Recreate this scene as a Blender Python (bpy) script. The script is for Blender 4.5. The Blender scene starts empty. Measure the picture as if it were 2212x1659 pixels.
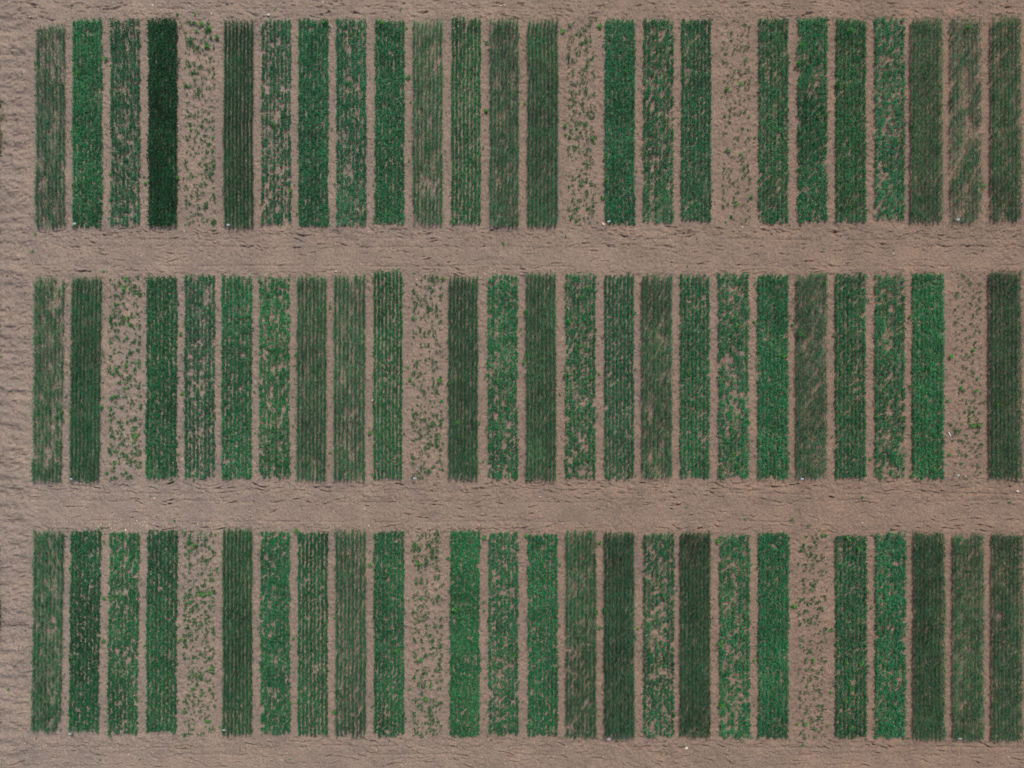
import bpy, math
import numpy as np

scene = bpy.context.scene
COL = scene.collection
RNG = np.random.default_rng(20240613)

# ------------------------------------------------------------------ camera, sky, sun, exposure
S = 41.0 / 2212.0            # metres per map unit of the measured field plan
H = 38.0                     # flying height of the drone
cam_d = bpy.data.cameras.new("camera")
cam_d.sensor_width = 36.0
cam_d.lens = 36.0 * H / 41.0
cam_d.clip_start = 0.5
cam_d.clip_end = 3000.0
cam = bpy.data.objects.new("camera", cam_d)
cam.location = (0, 0, H)
COL.objects.link(cam)
scene.camera = cam

SUN_EL = math.radians(56)
SUN_AZ = math.radians(20)    # clockwise from +Y: the sun stands up and to the side of the plots
world = bpy.data.worlds.new("World")
scene.world = world
world.use_nodes = True
wn = world.node_tree.nodes
sky = wn.new("ShaderNodeTexSky")
sky.sky_type = 'NISHITA'
sky.sun_disc = False
sky.sun_elevation = SUN_EL
sky.sun_rotation = SUN_AZ
sky.air_density = 1.6
sky.dust_density = 3.0
bg = wn["Background"]
world.node_tree.links.new(sky.outputs[0], bg.inputs[0])
bg.inputs[1].default_value = 0.09

sun_d = bpy.data.lights.new("sun", 'SUN')
sun_d.energy = 2.7
sun_d.angle = math.radians(8.0)
sun_d.color = (1.0, 0.955, 0.89)
sun = bpy.data.objects.new("sun", sun_d)
sun.rotation_euler = (math.pi / 2 - SUN_EL, 0, math.pi - SUN_AZ)
sun.location = (10, 20, 30)
COL.objects.link(sun)

vs = scene.view_settings
vs.view_transform = 'Standard'
vs.look = 'None'
vs.exposure = 0.0
vs.gamma = 1.0
scene.cycles.max_bounces = 6
scene.cycles.transparent_max_bounces = 4

# ------------------------------------------------------------------ helpers
def wx(X): return (X - 1106.0) * S
def wy(Y): return (829.5 - Y) * S

_grids = {}
def vnoise(x, y, scale, seed):
    """Smooth value noise, roughly 0..1."""
    if seed not in _grids:
        _grids[seed] = np.random.default_rng(seed).random((256, 256))
    g = _grids[seed]
    u = np.asarray(x) / scale + 71.3
    v = np.asarray(y) / scale + 53.7
    i = np.floor(u).astype(int); j = np.floor(v).astype(int)
    fu = u - i; fv = v - j
    fu = fu * fu * (3 - 2 * fu); fv = fv * fv * (3 - 2 * fv)
    i0 = i % 256; i1 = (i + 1) % 256; j0 = j % 256; j1 = (j + 1) % 256
    return (g[i0, j0] * (1 - fu) + g[i1, j0] * fu) * (1 - fv) + (g[i0, j1] * (1 - fu) + g[i1, j1] * fu) * fv

def mesh_quads(name, V, F, mat, smooth=False, tone=None):
    V = np.ascontiguousarray(V, dtype=np.float32); F = np.ascontiguousarray(F, dtype=np.int32)
    k = F.shape[1]
    me = bpy.data.meshes.new(name)
    me.vertices.add(len(V)); me.vertices.foreach_set("co", V.ravel())
    me.loops.add(F.size); me.loops.foreach_set("vertex_index", F.ravel())
    me.polygons.add(len(F))
    me.polygons.foreach_set("loop_start", np.arange(0, F.size, k, dtype=np.int32))
    me.polygons.foreach_set("use_smooth", np.full(len(F), smooth, dtype=bool))
    me.update(calc_edges=True)
    me.materials.append(mat)
    if tone is not None:     # how rich or pale each leaf's own green is
        at = me.attributes.new("leaf_tone", 'FLOAT', 'POINT')
        at.data.foreach_set("value", np.repeat(np.asarray(tone, dtype=np.float32), k))
    return me

def link(name, me, parent=None, loc=(0, 0, 0), color=None):
    o = bpy.data.objects.new(name, me)
    COL.objects.link(o)
    o.location = loc
    if parent is not None: o.parent = parent
    if color is not None: o.color = (*color, 1.0)
    return o

def tag(o, label=None, cat=None, group=None, kind=None):
    if label: o["label"] = label
    if cat: o["category"] = cat
    if group: o["group"] = group
    if kind: o["kind"] = kind
    return o

def leaves(base, az, elev, length, width, bend):
    """Kite-shaped leaves, each folded across its middle. All arguments are arrays. Returns V, F."""
    n = len(az)
    d = np.stack([np.cos(az) * np.cos(elev), np.sin(az) * np.cos(elev), np.sin(elev)], 1)
    e2 = elev - bend
    d2 = np.stack([np.cos(az) * np.cos(e2), np.sin(az) * np.cos(e2), np.sin(e2)], 1)
    side = np.stack([-np.sin(az), np.cos(az), np.zeros(n)], 1)
    L = length[:, None]; W = width[:, None]
    mid = base + d * L * 0.5
    tip = mid + d2 * L * 0.5
    V = np.empty((n, 4, 3))
    V[:, 0] = base; V[:, 1] = mid + side * W * 0.5; V[:, 2] = tip; V[:, 3] = mid - side * W * 0.5
    F = np.arange(n * 4).reshape(n, 4)
    return V.reshape(-1, 3), F

def join(parts):
    Vs, Fs, k = [], [], 0
    for V, F in parts:
        Vs.append(V); Fs.append(F + k); k += len(V)
    return np.concatenate(Vs), np.concatenate(Fs)

# ------------------------------------------------------------------ materials
def nodes_of(m):
    m.use_nodes = True
    nt = m.node_tree
    nt.nodes.clear()
    return nt, nt.nodes, nt.links

def leaf_material(name, stops, trans=0.28, toned=True):
    m = bpy.data.materials.new(name)
    nt, N, L = nodes_of(m)
    out = N.new("ShaderNodeOutputMaterial")
    geo = N.new("ShaderNodeNewGeometry")
    ramp = N.new("ShaderNodeValToRGB")
    el = ramp.color_ramp.elements
    while len(el) < len(stops): el.new(0.5)
    for e, (p, c) in zip(el, stops):
        e.position = p; e.color = (*c, 1)
    L.new(geo.outputs["Random Per Island"], ramp.inputs[0])
    info = N.new("ShaderNodeObjectInfo")
    mul = N.new("ShaderNodeMix"); mul.data_type = 'RGBA'; mul.blend_type = 'MULTIPLY'
    mul.inputs[0].default_value = 1.0
    L.new(ramp.outputs[0], mul.inputs[6]); L.new(info.outputs["Color"], mul.inputs[7])
    if toned:
        at = N.new("ShaderNodeAttribute"); at.attribute_name = "leaf_tone"
        m2 = N.new("ShaderNodeMix"); m2.data_type = 'RGBA'; m2.blend_type = 'MULTIPLY'; m2.inputs[0].default_value = 1
        L.new(mul.outputs[2], m2.inputs[6]); L.new(at.outputs["Fac"], m2.inputs[7])
        mul = m2
    pr = N.new("ShaderNodeBsdfPrincipled")
    pr.inputs["Roughness"].default_value = 0.62
    pr.inputs["Specular IOR Level"].default_value = 0.22
    L.new(mul.outputs[2], pr.inputs["Base Color"])
    tr = N.new("ShaderNodeBsdfTranslucent")
    L.new(mul.outputs[2], tr.inputs["Color"])
    mx = N.new("ShaderNodeMixShader"); mx.inputs[0].default_value = trans
    L.new(pr.outputs[0], mx.inputs[1]); L.new(tr.outputs[0], mx.inputs[2])
    L.new(mx.outputs[0], out.inputs[0])
    return m

M_BROAD = leaf_material("broad_leaf", [(0.0, (0.010, 0.102, 0.043)), (0.52, (0.022, 0.204, 0.083)), (0.88, (0.052, 0.288, 0.114)), (1.0, (0.16, 0.35, 0.14))])
M_DENSE = leaf_material("dense_dark_leaf", [(0.0, (0.008, 0.058, 0.026)), (0.6, (0.016, 0.122, 0.050)), (1.0, (0.05, 0.25, 0.075))])
M_CEREAL = leaf_material("cereal_blade", [(0.0, (0.010, 0.084, 0.034)), (0.50, (0.024, 0.165, 0.066)), (0.87, (0.056, 0.232, 0.096)), (1.0, (0.17, 0.29, 0.13))])
M_SEEDLING = leaf_material("seedling_leaf", [(0.0, (0.022, 0.105, 0.044)), (0.7, (0.050, 0.185, 0.068)), (1.0, (0.10, 0.27, 0.08))], toned=False)
M_WEED = leaf_material("weed_leaf", [(0.0, (0.048, 0.18, 0.044)), (0.6, (0.105, 0.32, 0.072)), (1.0, (0.22, 0.44, 0.12))], toned=False)
M_VERGE = leaf_material("verge_grass", [(0.0, (0.03, 0.07, 0.02)), (0.45, (0.07, 0.11, 0.035)), (0.75, (0.13, 0.11, 0.05)), (1.0, (0.20, 0.16, 0.09))], toned=False)

def soil_material(name, clods=False):
    m = bpy.data.materials.new(name)
    nt, N, L = nodes_of(m)
    out = N.new("ShaderNodeOutputMaterial")
    pr = N.new("ShaderNodeBsdfPrincipled")
    pr.inputs["Roughness"].default_value = 0.95
    pr.inputs["Specular IOR Level"].default_value = 0.1
    L.new(pr.outputs[0], out.inputs[0])
    geo = N.new("ShaderNodeNewGeometry")
    # broad moisture / silt change over the field, plus medium and crumb-scale variation
    def noise(scale, detail, rough=0.6):
        n = N.new("ShaderNodeTexNoise"); n.inputs["Scale"].default_value = scale
        n.inputs["Detail"].default_value = detail; n.inputs["Roughness"].default_value = rough
        L.new(geo.outputs["Position"], n.inputs["Vector"]); return n
    big = noise(0.055, 3)
    mid = noise(0.9, 4)
    fine = noise(14.0, 4, 0.7)
    crumb = noise(45.0, 2, 0.6)
    sep = N.new("ShaderNodeSeparateXYZ"); L.new(geo.outputs["Position"], sep.inputs[0])
    mr = N.new("ShaderNodeMapRange"); mr.inputs[1].default_value = -22; mr.inputs[2].default_value = 14
    L.new(sep.outputs[0], mr.inputs[0])
    add = N.new("ShaderNodeMath"); add.operation = 'ADD'
    sc = N.new("ShaderNodeMath"); sc.operation = 'MULTIPLY_ADD'; sc.inputs[1].default_value = 0.9; sc.inputs[2].default_value = -0.45
    L.new(big.outputs[0], sc.inputs[0]); L.new(mr.outputs[0], add.inputs[0]); L.new(sc.outputs[0], add.inputs[1])
    r1 = N.new("ShaderNodeValToRGB")
    e = r1.color_ramp.elements
    e[0].position = 0.0; e[0].color = (0.330, 0.263, 0.219, 1)
    e[1].position = 1.0; e[1].color = (0.301, 0.210, 0.157, 1)
    L.new(add.outputs[0], r1.inputs[0])
    def overlay(prev, fac_node, lo, hi, dark, light, how='MULTIPLY'):
        r = N.new("ShaderNodeValToRGB")
        r.color_ramp.elements[0].position = lo; r.color_ramp.elements[0].color = (*dark, 1)
        r.color_ramp.elements[1].position = hi; r.color_ramp.elements[1].color = (*light, 1)
        L.new(fac_node.outputs[0], r.inputs[0])
        mx = N.new("ShaderNodeMix"); mx.data_type = 'RGBA'; mx.blend_type = how; mx.inputs[0].default_value = 1
        L.new(prev, mx.inputs[6]); L.new(r.outputs[0], mx.inputs[7])
        return mx.outputs[2]
    c = overlay(r1.outputs[0], mid, 0.3, 0.7, (0.82, 0.84, 0.87), (1.13, 1.10, 1.07))
    c = overlay(c, fine, 0.28, 0.72, (0.68, 0.68, 0.70), (1.25, 1.23, 1.20))
    c = overlay(c, crumb, 0.3, 0.7, (0.64, 0.64, 0.65), (1.30, 1.29, 1.28))
    L.new(c, pr.inputs["Base Color"])
    bsum = N.new("ShaderNodeMath"); bsum.operation = 'MULTIPLY_ADD'; bsum.inputs[1].default_value = 0.35
    L.new(crumb.outputs[0], bsum.inputs[0]); L.new(fine.outputs[0], bsum.inputs[2])
    bump = N.new("ShaderNodeBump"); bump.inputs["Strength"].default_value = 0.9
    bump.inputs["Distance"].default_value = 0.045
    L.new(bsum.outputs[0], bump.inputs["Height"])
    L.new(bump.outputs[0], pr.inputs["Normal"])
    return m
M_SOIL = soil_material("dry_loam")

def plain_material(name, col, rough=0.6, var=0.25, scale=40):
    m = bpy.data.materials.new(name)
    nt, N, L = nodes_of(m)
    out = N.new("ShaderNodeOutputMaterial"); pr = N.new("ShaderNodeBsdfPrincipled")
    pr.inputs["Roughness"].default_value = rough
    info = N.new("ShaderNodeObjectInfo"); geo = N.new("ShaderNodeNewGeometry")
    n = N.new("ShaderNodeTexNoise"); n.inputs["Scale"].default_value = scale
    L.new(geo.outputs["Position"], n.inputs["Vector"])
    r = N.new("ShaderNodeValToRGB")
    r.color_ramp.elements[0].position = 0.3; r.color_ramp.elements[0].color = (*[c * (1 - var) for c in col], 1)
    r.color_ramp.elements[1].position = 0.7; r.color_ramp.elements[1].color = (*[min(1, c * (1 + var)) for c in col], 1)
    L.new(n.outputs[0], r.inputs[0])
    mx = N.new("ShaderNodeMix"); mx.data_type = 'RGBA'; mx.blend_type = 'MULTIPLY'; mx.inputs[0].default_value = 1
    L.new(r.outputs[0], mx.inputs[6]); L.new(info.outputs["Color"], mx.inputs[7])
    L.new(mx.outputs[2], pr.inputs["Base Color"]); L.new(pr.outputs[0], out.inputs[0])
    return m
M_STONE = plain_material("pale_stone", (0.50, 0.44, 0.37), 0.85)
M_PLATE = plain_material("white_plastic", (0.74, 0.82, 0.86), 0.35, 0.04)
M_STAKE = plain_material("grey_metal_stake", (0.30, 0.31, 0.32), 0.5, 0.1)

# ------------------------------------------------------------------ plan of the plots (map units as measured)
# one row each: x positions (left, right), kind (B broad-leaved, D very dense broad-leaved, C cereal, s sparse), cover, brightness, rows showing
ROW_Y = [((43, 488), (38, 475)), ((597, 1036), (590, 1030)), ((1146, 1583), (1154, 1597))]
PLOTS = [
 [(75,137,'C',.70,1.0,.5),(156,219,'B',.93,1.0,.2),(238,301,'B',.74,.95,.3),(318,381,'D',1.,.80,.3),(395,470,'s',150,1,0),(482,545,'C',.97,.72,.6),
  (564,628,'B',.66,.95,.5),(645,709,'B',.93,1.05,.2),(727,791,'B',.76,1.05,.2),(810,873,'B',.94,1.0,.3),(892,956,'C',.68,1.1,.6),(975,1039,'B',.90,.95,.8),
  (1059,1121,'C',.80,1.0,.4),(1141,1206,'C',.93,1.0,.7),(1222,1290,'s',135,1,0),(1308,1372,'B',.95,1.05,.2),(1391,1456,'B',.68,.98,.3),(1473,1537,'B',.88,.95,.5),
  (1555,1625,'s',95,.9,0),(1640,1704,'B',.84,.98,.6),(1725,1788,'B',.84,.94,.2),(1807,1872,'B',.93,.92,.5),(1892,1956,'B',.70,1.1,.2),(1972,2038,'C',.90,.95,.5),
  (2058,2122,'C',.56,1.0,.2),(2145,2208,'C',.82,.95,.3)],
 [(69,132,'C',.62,1.05,.5),(150,214,'C',.95,.9,.6),(232,310,'s',175,1.15,0),(315,381,'B',.99,.78,.3),(398,463,'B',.80,.95,.5),(478,543,'B',.90,1.02,.4),
  (560,625,'B',.72,1.05,.2),(641,704,'C',.88,1.1,.8),(721,788,'C',.82,1.05,.4),(806,869,'B',.92,.95,.8),(885,960,'s',150,1,0),(970,1033,'C',.94,.88,.5),
  (1054,1118,'B',.74,1.0,.2),(1138,1202,'C',.93,1.1,.5),(1222,1287,'B',.70,.97,.3),(1306,1370,'B',.92,.95,.8),(1388,1453,'C',.78,1.0,.4),(1470,1534,'B',.88,.97,.6),
  (1553,1618,'B',.66,1.1,.2),(1638,1704,'B',.94,1.08,.2),(1723,1788,'C',.78,1.0,.3),(1806,1872,'B',.88,.95,.6),(1892,1956,'B',.70,1.0,.3),(1973,2040,'B',.97,1.12,.2),
  (2055,2125,'s',95,.9,0),(2142,2209,'C',.93,.76,.3)],
 [(68,131,'C',.78,1.0,.3),(150,214,'B',.94,.80,.3),(234,298,'B',.80,.95,.3),(316,381,'B',.99,.84,.4),(392,470,'s',165,1.15,0),(480,543,'C',.97,.88,.5),
  (562,625,'B',.82,1.05,.2),(643,708,'B',.92,.95,.7),(725,790,'C',.82,1.0,.3),(808,873,'B',.93,.95,.3),(888,960,'s',165,1,0),(973,1036,'B',.94,1.08,.1),
  (1056,1120,'B',.74,.97,.3),(1141,1205,'B',.90,1.02,.3),(1224,1289,'C',.82,1.0,.3),(1307,1371,'C',.97,.85,.4),(1391,1457,'B',.68,1.0,.3),(1472,1536,'C',.98,.82,.4),
  (1556,1621,'B',.70,1.08,.2),(1640,1705,'B',.95,1.0,.2),(1720,1790,'s',130,.95,0),(1807,1874,'B',.88,.82,.5),(1893,1958,'B',.82,1.02,.1),(1978,2043,'C',.98,.82,.7),
  (2063,2127,'C',.78,1.0,.2),(2147,2211,'C',.90,.85,.4)],
]
# soil showing through: row, plot, x and y position inside the plot (0..1 from its upper end), size in x and y (m)
BARE = [(0,0,.75,.12,.4,.9),(0,0,.7,.5,.3,1.0),(0,0,.7,.9,.35,.9),(0,1,.85,.35,.25,.5),(0,2,.15,.22,.25,.5),(0,2,.1,.75,.15,.6),(0,2,.5,.45,.4,.3),(0,6,.55,.45,.4,.35),(0,6,.5,.6,.5,.6),(0,6,.3,.85,.3,.4),
 (0,8,.45,.6,.25,.5),(0,8,.3,.75,.35,.4),(0,8,.3,.88,.5,.12),(0,9,.72,.63,.12,.2),(0,10,.7,.12,.4,.4),(0,10,.55,.4,.4,.5),(0,10,.5,.8,.4,.8),(0,16,.4,.78,.6,.2),(0,16,.3,.88,.4,.2),
 (0,20,.5,.36,.4,.4),(0,22,.3,.2,.3,.5),(0,22,.5,.55,.4,.4),(0,22,.4,.78,.4,.3),(0,24,.55,.3,.35,1.2),(0,24,.62,.55,.4,1.4),(0,24,.55,.85,.3,1.0),(0,25,.8,.4,.4,.5),
 (1,0,.55,.12,.5,.6),(1,0,.6,.35,.4,.6),(1,0,.5,.85,.4,.4),(1,3,.35,.62,.25,.2),(1,4,.7,.42,.4,.3),(1,4,.5,.55,.4,.6),(1,4,.5,.76,.3,.5),(1,5,.3,.58,.25,.2),(1,5,.26,.2,.08,2.6),
 (1,6,.5,.45,.6,.5),(1,6,.3,.6,.4,.5),(1,6,.6,.72,.4,.4),(1,8,.3,.5,.3,.6),(1,8,.5,.68,.4,.6),(1,9,.35,.13,.2,.3),(1,9,.2,.55,.2,.3),(1,12,.6,.75,.5,.7),(1,12,.4,.45,.4,.4),
 (1,13,.65,.08,.15,.7),(1,14,.45,.55,.3,.9),(1,14,.6,.82,.4,.8),(1,16,.6,.3,.4,.5),(1,16,.3,.68,.4,.6),(1,18,.4,.45,.5,.6),(1,18,.6,.7,.4,.5),(1,20,.5,.45,.5,.4),(1,20,.3,.66,.3,.6),
 (1,22,.5,.5,.5,.4),(1,22,.4,.8,.6,.6),(1,23,.6,.18,.12,.3),(2,0,.7,.25,.3,.8),(2,0,.55,.5,.3,.6),(2,2,.55,.12,.4,.3),(2,2,.6,.18,.4,.3),(2,2,.4,.58,.3,.5),(2,2,.4,.3,.4,.3),
 (2,6,.6,.65,.3,.5),(2,6,.5,.8,.4,.4),(2,7,.58,.35,.15,.8),(2,7,.58,.68,.15,.6),(2,9,.65,.38,.15,.3),(2,9,.2,.55,.15,.3),(2,9,.7,.8,.2,.3),(2,12,.6,.3,.4,.6),(2,12,.4,.7,.4,.4),
 (2,11,.6,.35,.25,.3),(2,11,.5,.62,.2,.2),(2,13,.55,.57,.2,.3),(2,13,.6,.97,.3,.15),(2,14,.3,.25,.5,.5),(2,14,.4,.58,.4,.5),(2,16,.5,.48,.5,.5),(2,16,.6,.68,.6,.5),(2,16,.3,.38,.4,.3),
 (2,18,.6,.6,.5,.5),(2,18,.7,.8,.4,.6),(2,18,.3,.35,.3,.4),(2,22,.5,.48,.3,.3),(2,22,.4,.85,.3,.2),(2,24,.4,.6,.4,1.2),(2,24,.3,.4,.3,.5),(2,25,.3,.2,.6,.8),(2,25,.2,.4,.4,.6)]
ROWNAME = ["top", "middle", "bottom"]
ORD = ("first second third fourth fifth sixth seventh eighth ninth tenth eleventh twelfth thirteenth fourteenth fifteenth sixteenth "
       "seventeenth eighteenth nineteenth twentieth twenty-first twenty-second twenty-third twenty-fourth twenty-fifth twenty-sixth").split()

def plot_box(r, i):
    """Corner numbers of one plot: x of both sides at its upper and lower end, upper and lower y (map units)."""
    x0, x1 = PLOTS[r][i][:2]
    t = ((x0 + x1) / 2 - 75) / (2180 - 75)
    yt = ROW_Y[r][0][0] + t * (ROW_Y[r][1][0] - ROW_Y[r][0][0])
    yb = ROW_Y[r][0][1] + t * (ROW_Y[r][1][1] - ROW_Y[r][0][1])
    rr = np.random.default_rng(r * 40 + i)
    yt += rr.uniform(-3, 4); yb += rr.uniform(-3, 3)
    if (r, i) == (0, 0): yt += 11
    if (r, i) == (0, 1): yt -= 2
    if (r, i) == (1, 9): yt -= 9
    lean = max(0, 1 - i / 5) * (0, 3, 3)[r]
    return x0 + lean, x1 + lean, x0 - lean, x1 - lean, yt, yb

# ------------------------------------------------------------------ ground: one sheet out to the horizon
def axis(lo, hi, step, far):
    a = np.arange(lo, hi + step * 0.5, step)
    g, d = [], step
    p = 0.0
    while p < far:
        d *= 1.35; p += d; g.append(p)
    g = np.array(g)
    return np.concatenate([(a[0] - g)[::-1], a, a[-1] + g])

def ground_height(x, y):
    far = np.clip((np.maximum(np.abs(x) - 21.5, np.abs(y) - 16.5)) / 3.0, 0, 1)
    h = (vnoise(x, y, 2.5, 1) - .5) * .05 + (vnoise(x, y, .45, 2) - .5) * .030
    f1 = vnoise(x, y, .13, 3) - .5
    f2 = vnoise(x + 3.1, y, .075, 4) - .5
    rough = .6 + .8 * vnoise(x, y, 1.6, 5)
    h = h + (f1 * .038 + f2 * .036) * rough
    Yp = 829.5 - y / S; Xp = x / S + 1106
    # cultivated margin beside the verge: cross furrows
    mar = np.clip((66 - Xp) / 14, 0, 1)
    h = h + mar * .020 * np.sin(y * 2 * math.pi / .52 + 5 * vnoise(x, y, 1.1, 9)) + mar * ((vnoise(x * .40, y + .1 * np.sin(x * 2), .34, 6) - .5) * .08 + (vnoise(x * .55, y, .13, 7) - .5) * .07)
    # alleys: a rolled, flatter lane with a rougher border just below each row of plots
    for ya, yb in ((492, 594), (1040, 1148), (1590, 1690), (-70, 40)):
        lane = np.exp(-((Yp - (ya * .42 + yb * .58)) / 26) ** 4)
        brd = np.exp(-((Yp - (ya + 12)) / 11) ** 2) * (1 - mar)
        for off, wv in ((.24, 11), (.40, 12), (.80, 13)):        # ruts where the plot seeder turned along the alley
            d = Yp - (ya + off * (yb - ya) + 7 * (vnoise(x, y * 0, 3.0, wv) - .5))
            h = h - (1 - mar) * .030 * np.exp(-(d / 2.0) ** 2) * np.clip(vnoise(x, y * 0 + off, .7, wv + 5) * 1.6 - .35, 0, 1)
        h = h - lane * (1 - mar) * (f1 * .016 + f2 * .014 + .012) + brd * ((vnoise(x * .5, y, .12, 8) - .5) * .05)
    return h * (1 - far), mar

gx = axis(-21.6, 21.6, 0.030, 500.0)
gy = axis(-16.6, 16.6, 0.030, 500.0)
GX, GY = np.meshgrid(gx, gy, indexing='ij')
GZ, MAR = ground_height(GX, GY)

def press_dash(cx, cy, length, ang, depth, wid):
    """A short dragged furrow left by the cultivator: sharp upper lip, soft lower side."""
    R = length
    i0, i1 = np.searchsorted(gx, [cx - R, cx + R]); j0, j1 = np.searchsorted(gy, [cy - 0.4, cy + 0.4])
    if i1 <= i0 or j1 <= j0: return
    X = GX[i0:i1, j0:j1] - cx; Y = GY[i0:i1, j0:j1] - cy
    u = X * math.cos(ang) + Y * math.sin(ang); v = -X * math.sin(ang) + Y * math.cos(ang)
    v = v + 0.022 * np.sin(u * 9 + cx * 3) * (0.5 + abs(math.sin(cy * 9)))
    w = np.exp(-(u / (length * .5)) ** 4) * np.clip((vnoise(X + cx, Y + cy, .10, 31) - .20) * 3, 0, 1)
    prof = np.where(v > 0, np.exp(-(v / (wid * .45)) ** 2), np.exp(-(v / (wid * 1.6)) ** 2))
    lip = np.exp(-((v - wid * 1.1) / wid) ** 2) * .5
    GZ[i0:i1, j0:j1] += depth * w * (lip - prof)

def alley_dashes(Y0, Y1, n, lines, seed, X0=70, X1=2230):
    rr = np.random.default_rng(seed)
    for k in range(n):
        X = rr.uniform(X0, X1)
        if rr.random() < .6:
            Y = lines[rr.integers(len(lines))] + rr.normal(0, 4)
        else:
            Y = rr.uniform(Y0, Y1)
        press_dash(wx(X), wy(Y), rr.uniform(.10, .50), rr.normal(-.05, .14), rr.uniform(.02, .095), rr.uniform(.018, .036))
alley_dashes(494, 592, 560, [497, 503, 508, 532, 588], 11)
alley_dashes(1042, 1146, 660, [1044, 1052, 1060, 1085, 1140], 12)
alley_dashes(2, 38, 270, [8, 12, 36], 13, 10)
alley_dashes(1590, 1656, 420, [1608, 1612, 1630, 1650], 14, 10)
rr = np.random.default_rng(15)
for k in range(260):
    press_dash(wx(rr.uniform(10, 66)), wy(rr.uniform(0, 1659)), rr.uniform(.15, .5), rr.normal(.05, .25), rr.uniform(.02, .05), rr.uniform(.025, .06))
# tyre lugs pressed along the edges of the walking gaps between the plots
for r in range(3):
    for i in range(25):
        b0 = plot_box(r, i); b1 = plot_box(r, i + 1)
        c = wx((b0[1] + b1[0]) / 2); ya, yb_ = wy(b0[5]), wy(b0[4])
        i0, i1 = np.searchsorted(gx, [c - .22, c + .22]); j0, j1 = np.searchsorted(gy, [ya, yb_])
        X = GX[i0:i1, j0:j1] - c; Y = GY[i0:i1, j0:j1]
        GZ[i0:i1, j0:j1] += .010 * np.sin((Y + np.abs(X) * 1.3) * 2 * math.pi / .14) * np.exp(-((np.abs(X) - .12) / .07) ** 2) - .014 * np.exp(-(X / .15) ** 2)

nx, ny = GX.shape
V = np.stack([GX, GY, GZ], -1).reshape(-1, 3)
ii, jj = np.meshgrid(np.arange(nx - 1), np.arange(ny - 1), indexing='ij')
a = (ii * ny + jj).ravel()
F = np.stack([a, a + ny, a + ny + 1, a + 1], 1)
soil = link("field_soil", mesh_quads("field_soil", V, F, M_SOIL, smooth=True))
tag(soil, "bare brown loam of the trial field", kind="structure")

def soil_z(x, y):
    i = np.clip(np.searchsorted(gx, x), 1, nx - 1); j = np.clip(np.searchsorted(gy, y), 1, ny - 1)
    return GZ[i, j]

# ------------------------------------------------------------------ crop plots: each a thing, its drilled rows are its parts
def cover_field(r, i, u, v, x, y):
    """Higher where the stand is better (u across, v down the plot, x and y in metres)."""
    sd = 100 + r * 30 + i
    f = .12 * vnoise(x, y, .75, sd) + .23 * vnoise(x, y * .7, .24, sd + 300) + .65 * vnoise(x, y * .8, .085, sd + 600)
    return f

def bare_mask(r, i, u, v, wdt, lng):
    m = np.zeros_like(u)
    for (br, bi, bu, bv, sx, sy) in BARE:
        if (br, bi) == (r, i):
            d = ((u - bu) * wdt / sx * 2) ** 2 + ((v - bv) * lng / sy * 2) ** 2
            m = np.maximum(m, np.exp(-d ** 1.5))
    return m

def look_of(kind, cover, bright):
    if kind == 'D': return "blackish-green, darkest of all"
    if kind == 'B' and bright < .85: return "dense deep green"
    if kind == 'C':
        if cover > .91: return "dense dark olive-green" if bright < .95 else "dense greyish olive-green"
        if cover > .76: return "thinning olive-green"
        return "thin, streaky olive-green"
    if cover > .9: return "closed light teal-green" if bright > 1.06 else "closed blue-green"
    if cover > .79: return "blue-green, finely gapped"
    return "patchy blue-green"

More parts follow.
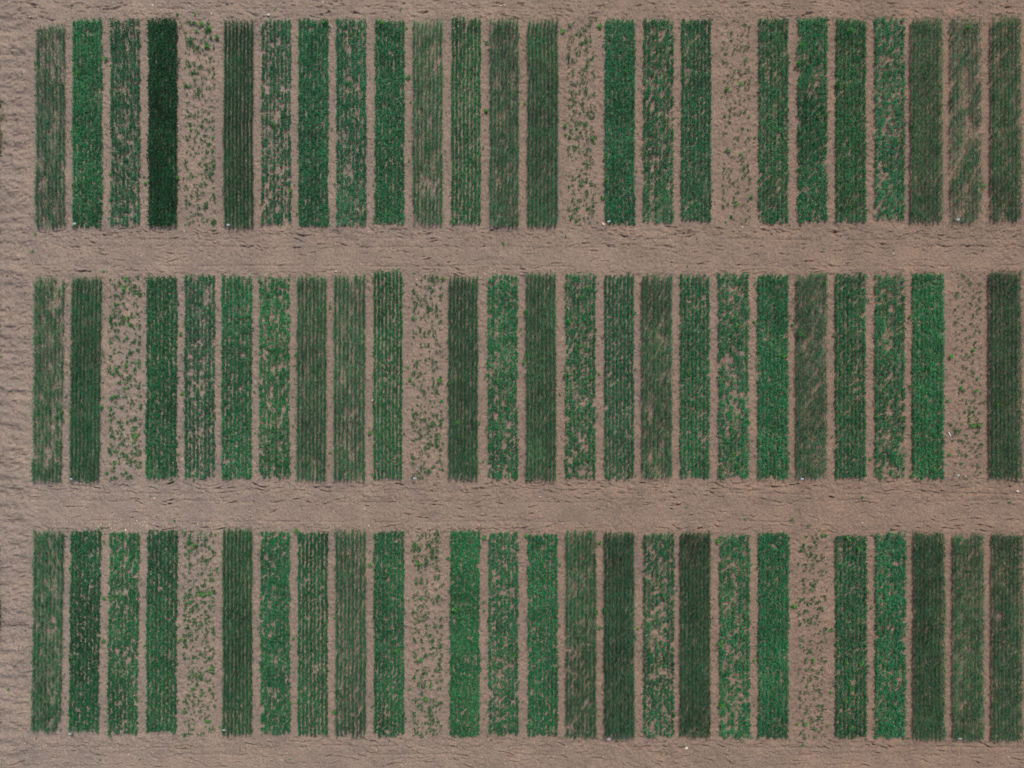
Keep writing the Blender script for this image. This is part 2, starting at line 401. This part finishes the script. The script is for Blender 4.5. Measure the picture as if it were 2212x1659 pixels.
N_ROWS = 8
for r in range(3):
    for i, (x0, x1, kind, cover, bright, rows) in enumerate(PLOTS[r]):
        if kind == 's': continue
        rr = np.random.default_rng(1000 + r * 50 + i)
        a0, a1, c0, c1, yt, yb = plot_box(r, i)
        hgt = {'B': .185, 'D': .34, 'C': .36}[kind]
        k = 1 - .75 * hgt / H
        lng = (yb - yt) * S; wdt = (x1 - x0) * S
        cx = wx((a0 + a1 + c0 + c1) / 4) * k; cy = wy((yt + yb) / 2) * k
        root = bpy.data.objects.new("crop_plot", None)
        root.empty_display_size = .3
        root.location = (cx, cy, 0)
        COL.objects.link(root)
        what = "cereal strip" if kind == 'C' else "leafy crop strip"
        tag(root, f"{look_of(kind, cover, bright)} {what}, {ORD[i]} from the grass verge in the {ROWNAME[r]} row",
            "crop plot", f"crop strips of the {ROWNAME[r]} row")
        tint = bright * (np.array([1.18, 1.06, 1.08]) if kind == 'C' and bright >= 1 else np.ones(3)) * (1 + rr.normal(0, .03, 3))
        lean = (c0 - a0) * S
        # plants of all eight rows first, so that one ranking serves the whole plot
        sp = .026 if kind == 'C' else .034
        n = int(lng / sp)
        rid = np.repeat(np.arange(N_ROWS), n)
        v = (np.tile(np.arange(n), N_ROWS) + rr.random(N_ROWS * n)) / n
        inset = {'C': .060, 'B': .065, 'D': .085}[kind]
        pitch = (wdt - 2 * inset) / (N_ROWS - 1)
        lat = .017 if kind == 'C' else .013 + .015 * (1 - rows)
        drift = .035 * (vnoise(v * lng, np.full_like(v, r * 9 + i), .9, 77) - .5)
        xl = -wdt / 2 + inset + rid * pitch + rr.normal(0, lat, len(v)) + drift + np.where(rr.random(len(v)) < .07, rr.normal(0, .055, len(v)), 0)
        # ragged ends: each row starts and stops at its own place
        e0 = rr.uniform(-.02, .06, N_ROWS)[rid]; e1 = rr.uniform(-.02, .07, N_ROWS)[rid]
        yl = lng / 2 - e0 - v * (lng - e0 - e1)
        u = (xl + wdt / 2) / wdt
        xl = xl + lean * (v - .5)
        f = cover_field(r, i, u, v, xl, yl)
        rowlike = .40 * vnoise(yl, rid * 3.7, .36, 500 + r * 30 + i) + .60 * vnoise(yl + rid * 5.3, rid * 2.9, .10, 520 + r * 30 + i)          # each drill row thickens and thins by itself
        f = .34 * f + .66 * rowlike + rr.normal(0, .05, len(f)) + rr.normal(0, .035, N_ROWS)[rid] + .04 * (np.abs(u - .5) > .42)
        rank = np.empty(len(f)); rank[np.argsort(f)] = np.linspace(0, 1, len(f))
        bare = bare_mask(r, i, u, v, wdt, lng)
        t_ = (rank - (1 - cover)) / (.10 + .16 * (1 - cover))
        p = 1 / (1 + np.exp(-3.0 * t_ - (1.6 if cover > .86 else .5)))
        p = np.clip(p, .22, 1) * (1 - (.85 if (r, i) == (0, 24) else .45) * bare) * ({'B': .86, 'C': .90 if cover > .9 else .82, 'D': .95}[kind])
        keep = rr.random(len(f)) < p
        vig = (.66 + .34 * np.clip(p, 0, 1)) * rr.uniform(.72, 1.15, len(f))
        hv = .75 + .5 * vnoise(xl, yl, .9, 900 + r * 30 + i)
        # vigour patches: taller, fuller and deeper coloured stretches
        ton = 1.44 - .90 * (.36 * vnoise(xl, yl, 2.2, 1400 + r * 30 + i) + .35 * vnoise(xl, yl, .7, 1500 + r * 30 + i) + .35 * vnoise(xl, yl, .2, 1800 + r * 30 + i)) - .10 * np.clip(p, 0, 1)
        ton = ton * rr.uniform(.82, 1.18, len(f)) * (1 + rr.normal(0, .05, N_ROWS)[rid])
        for q in range(N_ROWS):
            s = keep & (rid == q)
            px, py, g, hh, tn = xl[s], yl[s], vig[s], hv[s] * hgt, ton[s]
            m = len(px)
            if m == 0: continue
            gz = soil_z(px + cx, py + cy)
            if kind == 'C':
                nb = 7
                P = np.repeat(np.arange(m), nb); t = len(P)
                # blades comb mostly along the row, bent over by the wind
                az = np.where(rr.random(t) < .80, np.where(rr.random(t) < .7, -math.pi / 2, math.pi / 2) + rr.normal(-.08, .36, t), rr.uniform(0, 2 * math.pi, t))
                top = g[P] * hh[P]
                zb = top * rr.uniform(.05, .75, t)
                elev = rr.uniform(.55, 1.35, t)
                Ln = rr.uniform(.12, .22, t) * (.7 + .3 * g[P]); Wd = rr.uniform(.009, .016, t)
                bend = rr.uniform(.4, 1.2, t)
                base = np.stack([px[P] + rr.normal(0, .008, t), py[P] + rr.normal(0, .012, t), gz[P] + zb], 1)
                Vr, Fr = leaves(base, az, elev, Ln, Wd, bend)
                mat = M_CEREAL
            else:
                nb = 14 if kind == 'D' else (12 if cover > .8 else 11)
                P = np.repeat(np.arange(m), nb); t = len(P)
                az = rr.uniform(0, 2 * math.pi, t)
                top = g[P] * hh[P]
                zr = rr.beta(1.5, 1.2, t)
                zb = top * (.08 + .9 * zr)
                elev = rr.normal(.30, .40, t)
                Ln = rr.uniform(.036, .070, t) * (.6 + .4 * g[P]) * (1.12 - .20 * rows); Wd = Ln * rr.uniform(.42, .62, t)
                rad = rr.uniform(0, .030, t) * (1.2 - .5 * rows)
                base = np.stack([px[P] + np.cos(az) * rad, py[P] + np.sin(az) * rad, gz[P] + zb], 1)
                Vr, Fr = leaves(base, az, elev, Ln, Wd, rr.uniform(.1, .7, t))
                mat = M_DENSE if kind == 'D' else M_BROAD
            link("foliage_row", mesh_quads("foliage_row", Vr, Fr, mat, tone=tn[P]), root, color=tint)

# ------------------------------------------------------------------ single plants
def rosette(seed, n, rad, hgt, mat, name, fat=.5):
    rr = np.random.default_rng(seed)
    az = rr.uniform(0, 2 * math.pi, n)
    zb = hgt * rr.beta(1.3, 1.2, n)
    r0 = rad * .45 * rr.random(n) ** .7
    base = np.stack([np.cos(az) * r0, np.sin(az) * r0, zb], 1)
    Ln = rad * rr.uniform(.5, .85, n)
    Vr, Fr = leaves(base, az + rr.normal(0, .5, n), rr.normal(.35, .35, n), Ln, Ln * fat * rr.uniform(.8, 1.2, n), rr.uniform(.2, .9, n))
    # the stalk, as four narrow blades meeting under the leaves
    a4 = np.arange(4) * math.pi / 2
    Vs_, Fs_ = leaves(np.stack([np.zeros(4), np.zeros(4), np.full(4, -.03)], 1), a4, np.full(4, 1.45), np.full(4, hgt + .03), np.full(4, .012), np.zeros(4))
    Vr, Fr = join([(Vr, Fr), (Vs_, Fs_)])
    return mesh_quads(name, Vr, Fr, mat)

def branched(seed, nbr, rad, hgt, mat, name):
    """A loose bush: a few side shoots of unequal reach, each carrying its own leaves."""
    rr = np.random.default_rng(seed)
    parts = []
    for b in range(nbr):
        a = rr.uniform(0, 6.28); R = rad * rr.uniform(.15, 1.0) if b else 0.0
        cx_, cy_ = R * math.cos(a), R * math.sin(a); top = hgt * rr.uniform(.45, 1.0)
        n = int(rr.integers(6, 11))
        az = rr.uniform(0, 6.28, n); zb = top * rr.beta(2.0, 1.1, n); r0 = rr.uniform(0, .03, n)
        base = np.stack([cx_ * zb / top + np.cos(az) * r0, cy_ * zb / top + np.sin(az) * r0, zb], 1)
        Ln = rr.uniform(.035, .085, n)
        parts.append(leaves(base, az, rr.normal(.3, .4, n), Ln, Ln * rr.uniform(.4, .65, n), rr.uniform(.2, .9, n)))
        d = math.atan2(top, R + 1e-6); a2 = np.array([a, a])
        parts.append(leaves(np.array([[0, 0, -.03], [0, 0, -.02]]), a2, np.array([d, d + .04]), np.full(2, math.hypot(R, top)), np.full(2, .010), np.zeros(2)))
    Vr, Fr = join(parts)
    return mesh_quads(name, Vr, Fr, mat)

SEED_MESH = [rosette(200 + k, 10 + k % 4, .085, .09, M_SEEDLING, "seedling", .42) for k in range(8)]
WEED_MESH = [branched(300 + k, 4 + k % 4, .11, .20, M_WEED, "weed") for k in range(12)]

def where(X, Y):
    """Phrase for a place in the field, from map units."""
    band = None
    if X < 62: return "on the margin beside the grass verge"
    if Y < 42: return "on bare soil above the top row"
    if Y > 1594: return "on bare soil below the bottom row"
    if 489 < Y < 592: return "on soil between top and middle rows"
    if 1038 < Y < 1146: return "on soil between middle and bottom rows"
    r = 0 if Y <= 489 else (1 if Y <= 1038 else 2)
    for i, p in enumerate(PLOTS[r]):
        m = 6 if p[2] != 's' else 12
        if p[0] - 2 <= X <= p[1] + 2:
            return (f"in the nearly bare {ORD[i]} strip, {ROWNAME[r]} row" if p[2] == 's' else f"in the {ORD[i]} crop strip, {ROWNAME[r]} row")
    for i in range(25):
        if PLOTS[r][i][1] < X < PLOTS[r][i + 1][0]:
            return f"after the {ORD[i]} strip, {ROWNAME[r]} row"
    return f"beyond the last strip, {ROWNAME[r]} row"

def along(X, Y):
    for r in range(3):
        a, b = ROW_Y[r][0]
        if a - 3 <= Y <= b + 3:
            t = (Y - a) / (b - a)
            return "near its upper end" if t < .33 else ("around its middle" if t < .67 else "near its lower end")
    t = X / 2212
    return "towards the verge end" if t < .33 else ("around its middle" if t < .67 else "towards its far end")

# sparse plots: plants stand in the drilled rows, thinly and in clusters
seedlings = []
for r in range(3):
    for i, (x0, x1, kind, cnt, bright, rows) in enumerate(PLOTS[r]):
        if kind != 's': continue
        rr = np.random.default_rng(4000 + r * 50 + i)
        _, _, _, _, yt, yb = plot_box(r, i)
        lo, hi = x0 + 4, x1 - 4
        got = 0
        while got < cnt * 2.6:
            X = lo + (hi - lo) * (rr.integers(0, 8) + .5) / 8 + rr.normal(0, 1.9)
            Y = rr.uniform(yt, yb)
            d = vnoise(X * S, Y * S, .55, 700 + r * 30 + i)
            if rr.random() > np.clip((d - .05) * 1.3, 0.55, 1): continue
            s = np.clip(rr.lognormal(-.19, .28), .45, 1.4) * (.9 if bright < 1 else 1.0)
            seedlings.append((s, X, Y, bright))
            got += 1
# stray seedlings in the gaps, on the alleys and the margin
rr = np.random.default_rng(4999)
for r in range(3):
    for i in range(25):
        g0, g1 = PLOTS[r][i][1], PLOTS[r][i + 1][0]
        n = int(rr.integers(6, 16)) + (10 if i < 4 else 0)
        for _ in range(n):
            X = np.clip(rr.normal((g0 + g1) / 2, (g1 - g0) * .22), g0 - 1, g1 + 1)
            seedlings.append((rr.uniform(.28, .62), X, rr.uniform(ROW_Y[r][0][0], ROW_Y[r][0][1] - 8), .95))
for r in range(3):
    for i in range(26):
        b = plot_box(r, i)
        for _ in range(int(rr.integers(3, 9))):
            seedlings.append((rr.uniform(.3, .65), rr.uniform(b[0] - 4, b[1] + 4), (b[5] + abs(rr.normal(1, 4))) if rr.random() < .6 else (b[4] - abs(rr.normal(1, 4))), 1.0))
for _ in range(170):
    Y = [rr.uniform(4, 40), rr.uniform(492, 592), rr.uniform(1040, 1144), rr.uniform(1590, 1655)][rr.integers(0, 4)]
    seedlings.append((rr.uniform(.25, .55), rr.uniform(20, 2205), Y, 1.0))
for _ in range(60):
    seedlings.append((rr.uniform(.25, .5), rr.uniform(12, 64), rr.uniform(5, 1650), 1.0))
seedlings.sort(key=lambda t: -t[0])
rest = []
for k, (s, X, Y, b) in enumerate(seedlings):
    x, y = wx(X), wy(Y); z = float(soil_z(x, y))
    rot = RNG.uniform(0, 6.28)
    if k < 300:
        o = link("seedling", SEED_MESH[k % 8], None, (x, y, z), (b * RNG.uniform(.85, 1.2),) * 3)
        o.rotation_euler = (0, 0, rot); o.scale = (s, s, s * RNG.uniform(.8, 1.2))
        w = where(X, Y)
        tag(o, f"small dark green seedling {w}, {along(X, Y)}", "seedling", f"seedlings {w}, {along(X, Y)}")
    else:
        me = SEED_MESH[k % 8]
        vv = np.empty(len(me.vertices) * 3, dtype=np.float32); me.vertices.foreach_get("co", vv)
        vv = vv.reshape(-1, 3) * s
        c, sn = math.cos(rot), math.sin(rot)
        vv = np.stack([vv[:, 0] * c - vv[:, 1] * sn + x, vv[:, 0] * sn + vv[:, 1] * c + y, vv[:, 2] + z], 1)
        rest.append((vv, np.arange(len(vv)).reshape(-1, 4)))
Vr, Fr = join(rest)
o = link("smaller_seedlings", mesh_quads("smaller_seedlings", Vr, Fr, M_SEEDLING))
tag(o, "scattered tiny seedlings between and within the thin strips", kind="stuff")

# bright weeds, from a survey of the field in twelve squares of 640 units of the full-size picture
WEEDS = {
(0,0): "1340,170 1395,235 1255,185 1300,140 1330,280 675,370 210,400 495,470 1160,150 1135,80 1250,75 1140,1140 925,1175 205,1510 190,1620 1230,1130 1190,545 1225,825 1365,885 1245,500 1295,1180 690,1290 700,1120 440,30 630,1620 1110,935 525,560 970,970 90,480",
(1,0): "105,800 450,130 810,135 215,1240 1495,255 1490,705 1430,155 1580,165 990,1030 985,480 1110,955 1600,1570 115,35 930,40 1200,1000 970,160 1430,1020 660,1170 575,205 620,210 510,265 765,1245 1000,650 35,590",
(2,0): "385,155 575,165 485,250 1410,965 1490,530 1400,560 1525,375 1045,310 730,420 800,320 330,185 740,460 590,1270 450,1180 525,880 345,810 350,860 425,820 1565,1270 1495,990 1250,885 1460,1320 1430,1390 815,1095 625,1085 610,1160 600,1025 280,570 85,660 105,1200 350,1525 805,1440 515,1050 440,975 1585,880 1390,740 1545,745 965,170 1395,1430 1550,1430 410,1370 550,1300",
(3,0): "540,190 630,335 565,455 465,545 205,405 225,280 230,1425 1210,625 1300,170 1240,520 1210,205 330,750 385,745 1590,150 1500,860 1420,1195 1135,720 940,810 945,500 865,910 760,610 880,725 545,1330 600,270 945,1370 1130,545 835,1610 380,1605 1420,1615 565,670 385,250 1585,850",
(0,1): "795,150 785,210 805,400 820,440 800,700 740,730 790,860 725,910 860,1165 850,1210 725,1350 800,1400 675,1415 740,310 700,990 645,985 740,1270 1155,500 1180,440 1165,890 385,1010 210,1035 350,1050 465,860 1490,1160 1350,1050 960,1560 1105,1540 655,95 20,120 895,1370 650,640 880,690 1170,995 1000,440 990,270 655,910 740,1440 190,1380 1425,830 1640,1150 685,1250 920,1135 835,1350",
(1,1): "1215,140 1185,810 1310,1080 1295,1170 1245,820 1205,935 1020,400 1180,1180 1210,1215 1145,1080 990,800 980,720 735,1150 130,760 160,950 635,815 470,330 250,635 260,705 1555,650 1550,745 1560,800 1630,930 1555,1110 1470,1335 1450,1085 475,1275 1245,545 1320,1345 550,1330 945,1055 1545,1420 820,1385 230,1100 225,910 1230,985 1240,660 15,1225 1630,1000",
(2,1): "85,365 90,640 80,690 940,670 375,420 455,260 510,200 1480,440 1465,460 1445,1285 1480,1350 390,1000 390,1150 380,1080 345,770 440,580 1150,755 620,790 515,790 570,765 60,470 1550,1080 1580,425 1460,1050 1125,570 1145,60 1140,1635 440,1330 205,670 850,520 1290,480 390,800 490,1320 620,1620 1380,870 310,900 30,620 25,860 800,570 870,260",
(3,1): "170,440 110,640 215,490 240,510 380,170 1205,650 1355,605 1500,965 1085,1385 1370,870 1350,1095 1390,1095 1195,1290 1275,1345 1590,1600 940,390 1155,470 875,1050 710,1040 1185,940 1265,850 1375,800 1330,1050 630,1570 555,1425 945,1430 450,940 110,1090 940,840 850,890 680,1320 1425,945 1510,850 1205,1090 460,650 550,750 1310,960 1280,1560 210,1075 1500,1350 1370,1475 880,500",
(0,2): "1245,220 1300,540 1340,530 1225,590 1395,380 1365,440 1160,840 1235,1060 1290,1065 1360,1025 1230,1160 1180,1310 1320,1370 1345,1375 650,570 690,560 650,840 440,370 790,710 780,1010 450,945 1075,1070 1090,1260 990,1260 640,110 30,1165 385,155 650,200 1215,140 1170,135 1110,60 890,1620 1125,1530 705,1460 140,780 630,1625 430,1300 680,1290 730,560 1140,990 1450,225 1635,460 1410,1410 1245,1390 1385,150 745,1310 1215,1230 920,880 1230,985",
(1,2): "1025,220 1100,1225 1280,635 1430,850 1345,1240 1130,1130 1070,970 910,900 740,350 495,1310 250,125 1480,165 1480,590 1475,650 1045,340 1075,570 1590,930 1600,860 1245,310 1240,1525 990,1160 215,1245 210,1620 930,130 1490,1090 230,830 500,695 20,1020 1110,320 1140,315 985,585 1180,545 1555,1400",
(2,2): "475,330 550,650 600,645 205,330 985,540 1355,855 1355,1260 1340,190 1210,680 510,130 90,160 210,440 1500,1440 1060,1330 820,770 570,760 1120,1540 1520,50 30,140 575,210 750,140 20,930 25,510 250,1420 75,1245 1100,1450 1580,975 1570,345 1555,900 975,1000 975,170 700,1525 235,100",
(3,2): "170,50 280,95 600,240 650,520 175,625 305,965 545,1145 540,1410 520,1235 620,990 515,975 520,170 555,460 430,775 470,920 530,1095 420,1180 690,630 265,1310 260,1390 205,1395 375,160 60,1475 240,1525 935,1035 555,870 265,1145 400,1400 985,150 525,835 690,155 245,215 310,490 540,1365 665,1230"}
weeds = []
rr = np.random.default_rng(5001)
for (tc, tr), txt in WEEDS.items():
    pts = [tuple(map(float, p.split(","))) for p in txt.split()]
    for k, (zx, zy) in enumerate(pts):
        X = (tc * 640 + zx / 2.592) * 2212 / 2560; Y = (tr * 640 + zy / 2.592) * 2212 / 2560
        s = (1.05 - .6 * k / len(pts)) * rr.uniform(.75, 1.1)
        if "soil" in where(X, Y) or "margin" in where(X, Y): s *= .72
        weeds.append((s * 1.05, X, Y))
weeds.sort(key=lambda t: -t[0])
rest = []
for k, (s, X, Y) in enumerate(weeds):
    w = where(X, Y)
    rise = .16 if "crop strip" in w else 0.0     # a weed that tops the crop canopy is taller
    hk = 1 - .3 / H
    x, y = wx(X) * hk, wy(Y) * hk; z = float(soil_z(x, y))
    rot = RNG.uniform(0, 6.28)
    sz = s * RNG.uniform(.85, 1.2) + rise / .22
    if k < 300:
        o = link("weed", WEED_MESH[k % 12], None, (x, y, z), (RNG.uniform(.8, 1.25), RNG.uniform(.85, 1.15), RNG.uniform(.8, 1.2)))
        o.rotation_euler = (0, 0, rot); o.scale = (s, s, sz)
        size = "large" if s > .89 else ("middling" if s > .63 else "small")
        tag(o, f"{size} bright green weed {w}, {along(X, Y)}", "weed", f"{size} weeds {w}, {along(X, Y)}")
    else:
        me = WEED_MESH[k % 12]
        vv = np.empty(len(me.vertices) * 3, dtype=np.float32); me.vertices.foreach_get("co", vv)
        vv = vv.reshape(-1, 3) * np.array([s, s, sz])
        c, sn = math.cos(rot), math.sin(rot)
        vv = np.stack([vv[:, 0] * c - vv[:, 1] * sn + x, vv[:, 0] * sn + vv[:, 1] * c + y, vv[:, 2] + z], 1)
        rest.append((vv, np.arange(len(vv)).reshape(-1, 4)))
Vr, Fr = join(rest)
o = link("smaller_weeds", mesh_quads("smaller_weeds", Vr, Fr, M_WEED))
tag(o, "scattered smaller weeds across the field", kind="stuff")

# ------------------------------------------------------------------ grass verge along the field edge
rr = np.random.default_rng(6001)
n = 42000
ex = rr.beta(1.2, 2.0, n)
yv = rr.uniform(-17.5, 17.5, n)
edge = wx(-8) + .20 * np.exp(-((yv - 12.3) / 2.4) ** 2) + .22 * (vnoise(yv, np.zeros(n), .55, 61) - .5) + .25 * (vnoise(yv, np.zeros(n), 2.2, 62) - .5)
xv = edge - 2.6 * ex + rr.exponential(.04, n)
tuft = vnoise(xv, yv, .35, 63)
ok = tuft > .28
xv, yv, tuft = xv[ok], yv[ok], tuft[ok]; n = len(xv)
Ln = rr.uniform(.08, .24, n) * (.5 + tuft)
Vr, Fr = leaves(np.stack([xv, yv, soil_z(xv, yv) + .0], 1), rr.uniform(0, 6.28, n), rr.uniform(.3, 1.3, n), Ln, rr.uniform(.012, .035, n), rr.uniform(.3, 1.1, n))
o = link("verge_grass", mesh_quads("verge_grass", Vr, Fr, M_VERGE))
tag(o, "rough brown and green grass of the verge along the field edge", kind="stuff")

# ------------------------------------------------------------------ stones
def stone_mesh(seed):
    import bmesh
    bm = bmesh.new()
    bmesh.ops.create_icosphere(bm, subdivisions=2, radius=1.0)
    rr = np.random.default_rng(seed)
    ax = rr.normal(size=(5, 3)); ax /= np.linalg.norm(ax, axis=1)[:, None]
    cut = rr.uniform(.55, .9, 5)
    st = rr.uniform(.7, 1.25, 3) * np.array([1, 1, .75])
    for v in bm.verts:
        p = np.array(v.co)
        for k in range(5):                       # broken faces
            d = p @ ax[k]
            if d > cut[k]: p = p - ax[k] * (d - cut[k]) * .85
        p = p * st + rr.normal(0, .03, 3)
        v.co = p
    me = bpy.data.meshes.new("stone"); bm.to_mesh(me); bm.free()
    me.materials.append(M_STONE)
    return me
STONE_MESH = [stone_mesh(400 + k) for k in range(7)]
def T(tc, tr, zx, zy): return (tc * 640 + zx / 2.592) * 2212 / 2560, (tr * 640 + zy / 2.592) * 2212 / 2560
BIG = [  # place, radius in m, tint, label
 (T(1,0,82,97), .060, (1.05,1.1,1.15), "largest pale grey stone on the bare strip above the top row"),
 (T(0,0,990,36), .045, (1.0,1.05,1.1), "grey-white stone on the strip above the fourth plot, top row"),
 (T(2,0,592,1452), .060, (1.35,1.05,.85), "pinkish angular stone below the white marker at the sixteenth strip"),
 (T(2,0,1490,1472), .050, (1.2,1.0,.85), "tan stone below the nearly bare nineteenth strip, top row"),
 (T(2,0,1615,1470), .035, (1.2,1.05,.9), "buff stone near the corner of the twentieth strip, top row"),
 (T(3,1,1062,345), .075, (1.35,1.15,1.0), "pale lump of stone inside the teal twenty-fourth strip, middle row"),
 (T(1,1,518,100), .045, (1.3,1.2,1.05), "flat pale stone above the gap before the tenth strip, middle row"),
 (T(1,1,756,935), .040, (1.5,1.45,1.2), "bright white stone beside the tenth strip of the middle row"),
 (T(2,2,1130,1530), .050, (1.5,1.5,1.5), "white stone next to a weed below the eighteenth strip, bottom row"),
 (T(3,1,1618,1525), .055, (1.1,1.1,1.1), "grey stone near the frame edge between middle and bottom rows"),
 (T(3,0,715,405), .030, (1.35,1.1,.95), "pinkish stone in the twenty-third strip, top row"),
 (T(1,1,37,800), .035, (1.2,1.2,1.2), "pale stone in the seventh strip, middle row"),
 (T(3,2,755,372), .035, (1.3,1.0,.85), "reddish stone in the twenty-third strip, bottom row"),
 (T(1,1,1040,152), .032, (1.4,1.25,.95), "cream stone at the upper end of the bare eleventh strip, middle row"),
]
for k, ((X, Y), rad, tint, lab) in enumerate(BIG):
    x, y = wx(X), wy(Y)
    o = link("stone", STONE_MESH[k % 7], None, (x, y, float(soil_z(x, y)) + rad * .25), tint)
    if "lump of stone" in lab: o.location.z += .0
    o.scale = (rad * 1.2, rad, rad); o.rotation_euler = (0, 0, RNG.uniform(0, 6.28))
    tag(o, lab, "stone")
stones = []
rr = np.random.default_rng(7001)
ALL_BANDS = [(3, 40, .16), (492, 592, .26), (1040, 1146, .33), (1588, 1656, .25)]
for _ in range(1500):
    if rr.random() < .80:
        a, b, _w = ALL_BANDS[rr.choice(4, p=[.16, .26, .33, .25])]
        Y = rr.uniform(a, b); X = 2212 * rr.beta(.85, 1.5)
    else:
        X = rr.uniform(12, 2205); Y = rr.uniform(5, 1650)
        w = where(X, Y)
        if "crop strip" in w and rr.random() < .85: continue
    stones.append((rr.lognormal(math.log(.012), .35), X, Y))
for _ in range(120):      # stones raked up against the upper ends of the first plots in the bottom row
    stones.append((rr.lognormal(math.log(.014), .4), rr.normal(230, 75), rr.normal(1136, 9)))
stones.sort(key=lambda t: -t[0])
rest = []
for k, (rad, X, Y) in enumerate(stones):
    rad = min(rad, .034)
    x, y = wx(X), wy(Y); z = float(soil_z(x, y)) + rad * .3
    t = RNG.uniform(.75, 1.45); warm = RNG.uniform(0, 1)
    tint = (t * (1 + .12 * warm), t, t * (1.05 - .25 * warm))
    if k < 280:
        o = link("stone", STONE_MESH[k % 7], None, (x, y, z), tint)
        o.scale = (rad * 1.15, rad, rad * .9); o.rotation_euler = (0, 0, RNG.uniform(0, 6.28))
        w = where(X, Y)
        tag(o, f"small pale stone {w}, {along(X, Y)}", "stone", f"small stones {w}, {along(X, Y)}")
    else:
        me = STONE_MESH[k % 7]
        vv = np.empty(len(me.vertices) * 3, dtype=np.float32); me.vertices.foreach_get("co", vv)
        ff = np.empty(len(me.loops), dtype=np.int32); me.loops.foreach_get("vertex_index", ff)
        rest.append((vv.reshape(-1, 3) * rad + np.array([x, y, z]), ff.reshape(-1, 3)))
Vr, Fr = join(rest)
o = link("gravel", mesh_quads("gravel", Vr, Fr, M_STONE))
tag(o, "scattered pale gravel on the soil", kind="stuff")

# ------------------------------------------------------------------ soil clods: loose crumbs lying on the sheet
rr = np.random.default_rng(8001)
n = 95000
X = rr.uniform(4, 2208, n); Y = rr.uniform(0, 1659, n)
x, y = wx(X), wy(Y)
dens = vnoise(x, y, .5, 81) * .6 + vnoise(x, y, 2.0, 82) * .4
ok = dens > .42
x, y = x[ok], y[ok]; n = len(x)
rad = np.clip(rr.lognormal(math.log(.0115), .42, n), .005, .040)
oct_v = np.array([[1, 0, 0], [0, 1, 0], [-1, 0, 0], [0, -1, 0], [0, 0, 1.0], [0, 0, -.6]])
oct_f = np.array([[0, 1, 4], [1, 2, 4], [2, 3, 4], [3, 0, 4], [1, 0, 5], [2, 1, 5], [3, 2, 5], [0, 3, 5]])
ang = rr.uniform(0, 6.28, n)
base = oct_v[None] * rr.uniform(.65, 1.3, (n, 6, 1)) * rad[:, None, None]
bx_ = base[:, :, 0] * np.cos(ang)[:, None] - base[:, :, 1] * np.sin(ang)[:, None]
by_ = base[:, :, 0] * np.sin(ang)[:, None] + base[:, :, 1] * np.cos(ang)[:, None]
Vr = np.stack([bx_ + x[:, None], by_ + y[:, None], base[:, :, 2] + (soil_z(x, y) + rad * .2)[:, None]], -1).reshape(-1, 3)
Fr = (oct_f[None] + (np.arange(n) * 6)[:, None, None]).reshape(-1, 3)
o = link("soil_clods", mesh_quads("soil_clods", Vr, Fr, M_SOIL))
tag(o, "loose crumbs and clods of dry soil", kind="stuff")

# ------------------------------------------------------------------ plot markers: a stake with a white plate
import bmesh
def box_mesh(name, sx, sy, sz, z0, mat, bev):
    bm = bmesh.new()
    bmesh.ops.create_cube(bm, size=1.0)
    for v in bm.verts:
        v.co = (v.co.x * sx, v.co.y * sy, v.co.z * sz + z0)
    bmesh.ops.bevel(bm, geom=bm.edges[:], offset=bev, segments=2, affect='EDGES')
    me = bpy.data.meshes.new(name); bm.to_mesh(me); bm.free(); me.materials.append(mat)
    return me
ST = box_mesh("stake", .022, .010, .46, .17, M_STAKE, .002)
PL = box_mesh("plate", .115, .070, .006, 0, M_PLATE, .002)
MARK = [((0,0,480,1445), 5, 0, 1), ((0,0,1478,1453), 0, 0, 5), ((2,0,628,1431), 8, 0, 15), ((3,0,1232,1419), 0, 0, 24), ((0,1,460,1442), -15, 1, 1),
        ((1,1,1030,1438), -12, 1, 10), ((3,1,225,1442), 0, 1, 20), ((3,1,1235,1417), 2, 1, 24), ((0,2,450,1436), -8, 2, 1), ((0,2,1452,1411), 0, 2, 5),
        ((2,2,628,1470), 4, 2, 15), ((3,2,1245,1467), -3, 2, 24)]
for (t, deg, r, i) in MARK:
    X, Y = T(*t)
    k = 1 - .38 / H
    x, y = wx(X) * k, wy(Y) * k
    root = bpy.data.objects.new("plot_marker", None); COL.objects.link(root)
    root.location = (x, y, float(soil_z(x, y))); root.rotation_euler = (0, 0, math.radians(deg)); root.empty_display_size = .1
    bare = " nearly bare" if PLOTS[r][i][2] == 's' else ""
    tag(root, f"white marker plate at the foot of the{bare} {ORD[i]} strip, {ROWNAME[r]} row", "plot marker", "white plot markers")
    link("stake", ST, root)
    p = link("plate", PL, root, (0, -.018, .38), (1, 1, 1)); p.rotation_euler = (math.radians(38), 0, 0)
# a white stake lying loose in the thin plot
X, Y = T(3, 1, 1176, 1153)
o = link("fallen_stake", box_mesh("fallen_stake", .03, .16, .02, .012, M_PLATE, .004), None, (wx(X), wy(Y), float(soil_z(wx(X), wy(Y))) + .012), (1, .98, .95))
o.rotation_euler = (0, 0, math.radians(22))
tag(o, "thin white stake lying on soil in the nearly bare twenty-fifth strip", "stake")
